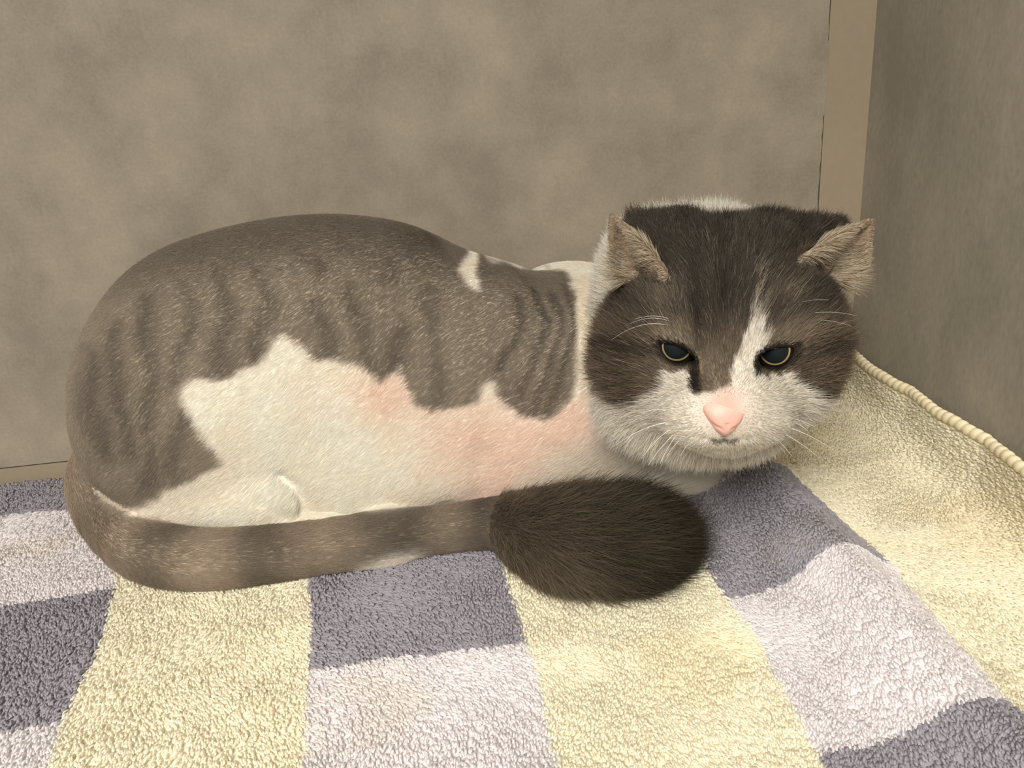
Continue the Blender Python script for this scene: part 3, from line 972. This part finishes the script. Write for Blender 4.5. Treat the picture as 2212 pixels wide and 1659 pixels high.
flow = norm(flow+0.35*np.stack([fbm(p, 90, 201, 2)-.5, fbm(p, 90, 202, 2)-.5, fbm(p, 90, 203, 2)-.5], 1)*2)
lift = 0.35+0.15*smooth(.02, .06, dist)+rng.normal(0, .14, len(p))
lift = lift*(0.55+0.45*smooth(4, 40, eyed))
pts = strands(p, nn, flow, L, lift, 0.12+0.12*smooth(.02, .07, dist), 5)
c = c*np.clip(rng.normal(1.0, 0.24, len(p)), 0.45, 1.7)[:, None]
pale = (rng.uniform(0, 1, len(p)) < 0.07) & (c.mean(1) < 0.2) & (dist > .03)
c[pale] = c[pale]*2.6
TAPER5 = np.array([1.0, 1.0, 0.9, 0.65, 0.2])
ff = adopt(hair_obj('long_fur', pts, np.tile(TAPER5*0.000085, (len(p), 1)), np.clip(c, 0, .93), M_FURL, None))
ff['kind'] = 'stuff'; ff['label'] = 'long fur of head and ruff'

# ears: short velvet on the backs, tufts inside
wgt = (reg == 5).astype(float)
p, nn = sample(26000, wgt)
c, rd, uv = coat(p, nn, 0.5)
left = uv[:, 0] < 1575
tip = np.where(left[:, None], at_h(*TIP_L), at_h(*TIP_R))
front = nn@(-AX_F) > -0.25
dtip = np.linalg.norm(p-tip, axis=1)
flow = np.where(front[:, None], norm(np.where(left[:, None], -AX_R*0.7-AX_U*0.25, AX_R*0.8-AX_U*0.35)+0.5*norm(tip-p)*smooth(.045, .015, dtip)[:, None]), norm(tip-p))
L = np.where(front, .002+.010*smooth(.008, .038, dtip), .003)*rng.uniform(.6, 1.1, len(p))
L *= smooth(0, .008, dtip)*0.8+0.2
L *= 0.25+0.75*smooth(.004, .018, np.linalg.norm(p-np.where(left[:, None], at_h(*BI_L), at_h(*BI_R)), axis=1))
keep = ~front | (rng.uniform(0, 1, len(p)) < 0.5)
c = np.where(front[:, None], np.where((rng.uniform(0, 1, len(p)) < 0.55)[:, None], lin(216, 204, 184), lin(160, 145, 124)), c)*np.clip(rng.normal(1, .12, len(p)), .6, 1.3)[:, None]
p, nn, flow, L, c, front = p[keep], nn[keep], flow[keep], L[keep], c[keep], front[keep]
pts = strands(p, nn, flow, L, np.where(front, 0.30, 0.25), np.full(len(p), .15), 5)
ef = adopt(hair_obj('ear_fur', pts, np.tile(TAPER5*0.00008, (len(p), 1)), np.clip(c, 0, .93), M_FURL, None))
ef['kind'] = 'stuff'; ef['label'] = 'pale tufts inside the ears'

# unclipped brush at the end of the tail
wgt = (reg == 7)*ground
p, nn = sample(95000, wgt.astype(float))
c, rd, uv = coat(p, nn, 3.0)
d_, t_ = poly_dist(p, list(BRP))
seg = np.clip((t_*(len(BRP)-1)).astype(int), 0, len(BRP)-2)
bdir = norm(BRP[seg+1]-BRP[seg])
L = (.008+.016*smooth(0.0, 0.35, t_))*rng.uniform(.45, 1.2, len(p))
L = np.where(rng.uniform(0, 1, len(p)) < 0.05, L*1.45, L)
toward = np.tile(np.array([0.15, -1.0, -0.2]), (len(p), 1))
low = smooth(1130, 1190, uv[:, 1])*smooth(0.9, 0.2, t_)
flow = bdir+toward*(0.75*low)[:, None]
lift = 0.50+rng.normal(0, .22, len(p))
flow = flow+0.5*np.stack([fbm(p, 120, 301, 2)-.5, fbm(p, 120, 302, 2)-.5, fbm(p, 120, 303, 2)-.5], 1)*2
pts = strands(p, nn, flow, L, lift, np.full(len(p), .22), 5)
pts[:, :, 2] = np.maximum(pts[:, :, 2], T_BASE+.0035)
c = c*np.clip(rng.normal(1.0, 0.3, len(p)), 0.4, 1.9)[:, None]
bf = adopt(hair_obj('tail_brush', pts, np.tile(TAPER5*0.00009, (len(p), 1)), np.clip(c, 0, .93), M_FURL, None))
bf['kind'] = 'stuff'; bf['label'] = 'dark bushy tail tip'

# ------------------------------------------------------------------ whiskers
M_WHISK = plain('whisker_white', lin(250, 246, 236), 0.35, 0.5)
def whisker(a, b, na, nb, sag, rad=.00013):
    A_, B_ = at_h(a[0], a[1], na), at_h(b[0], b[1], nb)
    n, k = 14, 5
    V, Q = [], []
    tn = norm(B_-A_); x = norm(np.cross(tn, AX_F)); y = np.cross(tn, x)
    for i in range(n):
        w = i/(n-1)
        c0 = A_*(1-w)+B_*w+AX_U*(4*w*(1-w)*sag)
        rr = rad*(1-0.7*w)
        for j in range(k):
            t = 2*math.pi*j/k
            V.append(c0+rr*(x*math.cos(t)+y*math.sin(t)))
    for i in range(n-1):
        for j in range(k):
            Q.append((i*k+j, i*k+(j+1) % k, (i+1)*k+(j+1) % k, (i+1)*k+j))
    return adopt(quad_mesh_obj('whisker', np.array(V), np.array(Q), M_WHISK))
for a, b, sag in (((1448, 912), (1330, 962), .002), ((1460, 922), (1386, 990), .002), ((1466, 928), (1400, 1005), .001), ((1472, 932), (1425, 1003), .002), ((1484, 938), (1440, 985), .001),
                  ((1443, 888), (1385, 892), .001), ((1676, 898), (1760, 922), .001), ((1660, 913), (1800, 972), .002), ((1668, 924), (1765, 985), .001), ((1652, 926), (1710, 985), .001),
                  ((1690, 905), (1745, 930), .001), ((1500, 944), (1470, 985), .001)):
    whisker(a, b, .044, .040, sag)
for a, b, sag in (((1480, 712), (1360, 700), .004), ((1455, 706), (1320, 735), .004), ((1655, 690), (1790, 648), .003), ((1660, 708), (1850, 682), .004), ((1665, 715), (1840, 705), .004),
                  ((1478, 705), (1370, 690), .003)):
    whisker(a, b, .034, .034, sag, .00008)
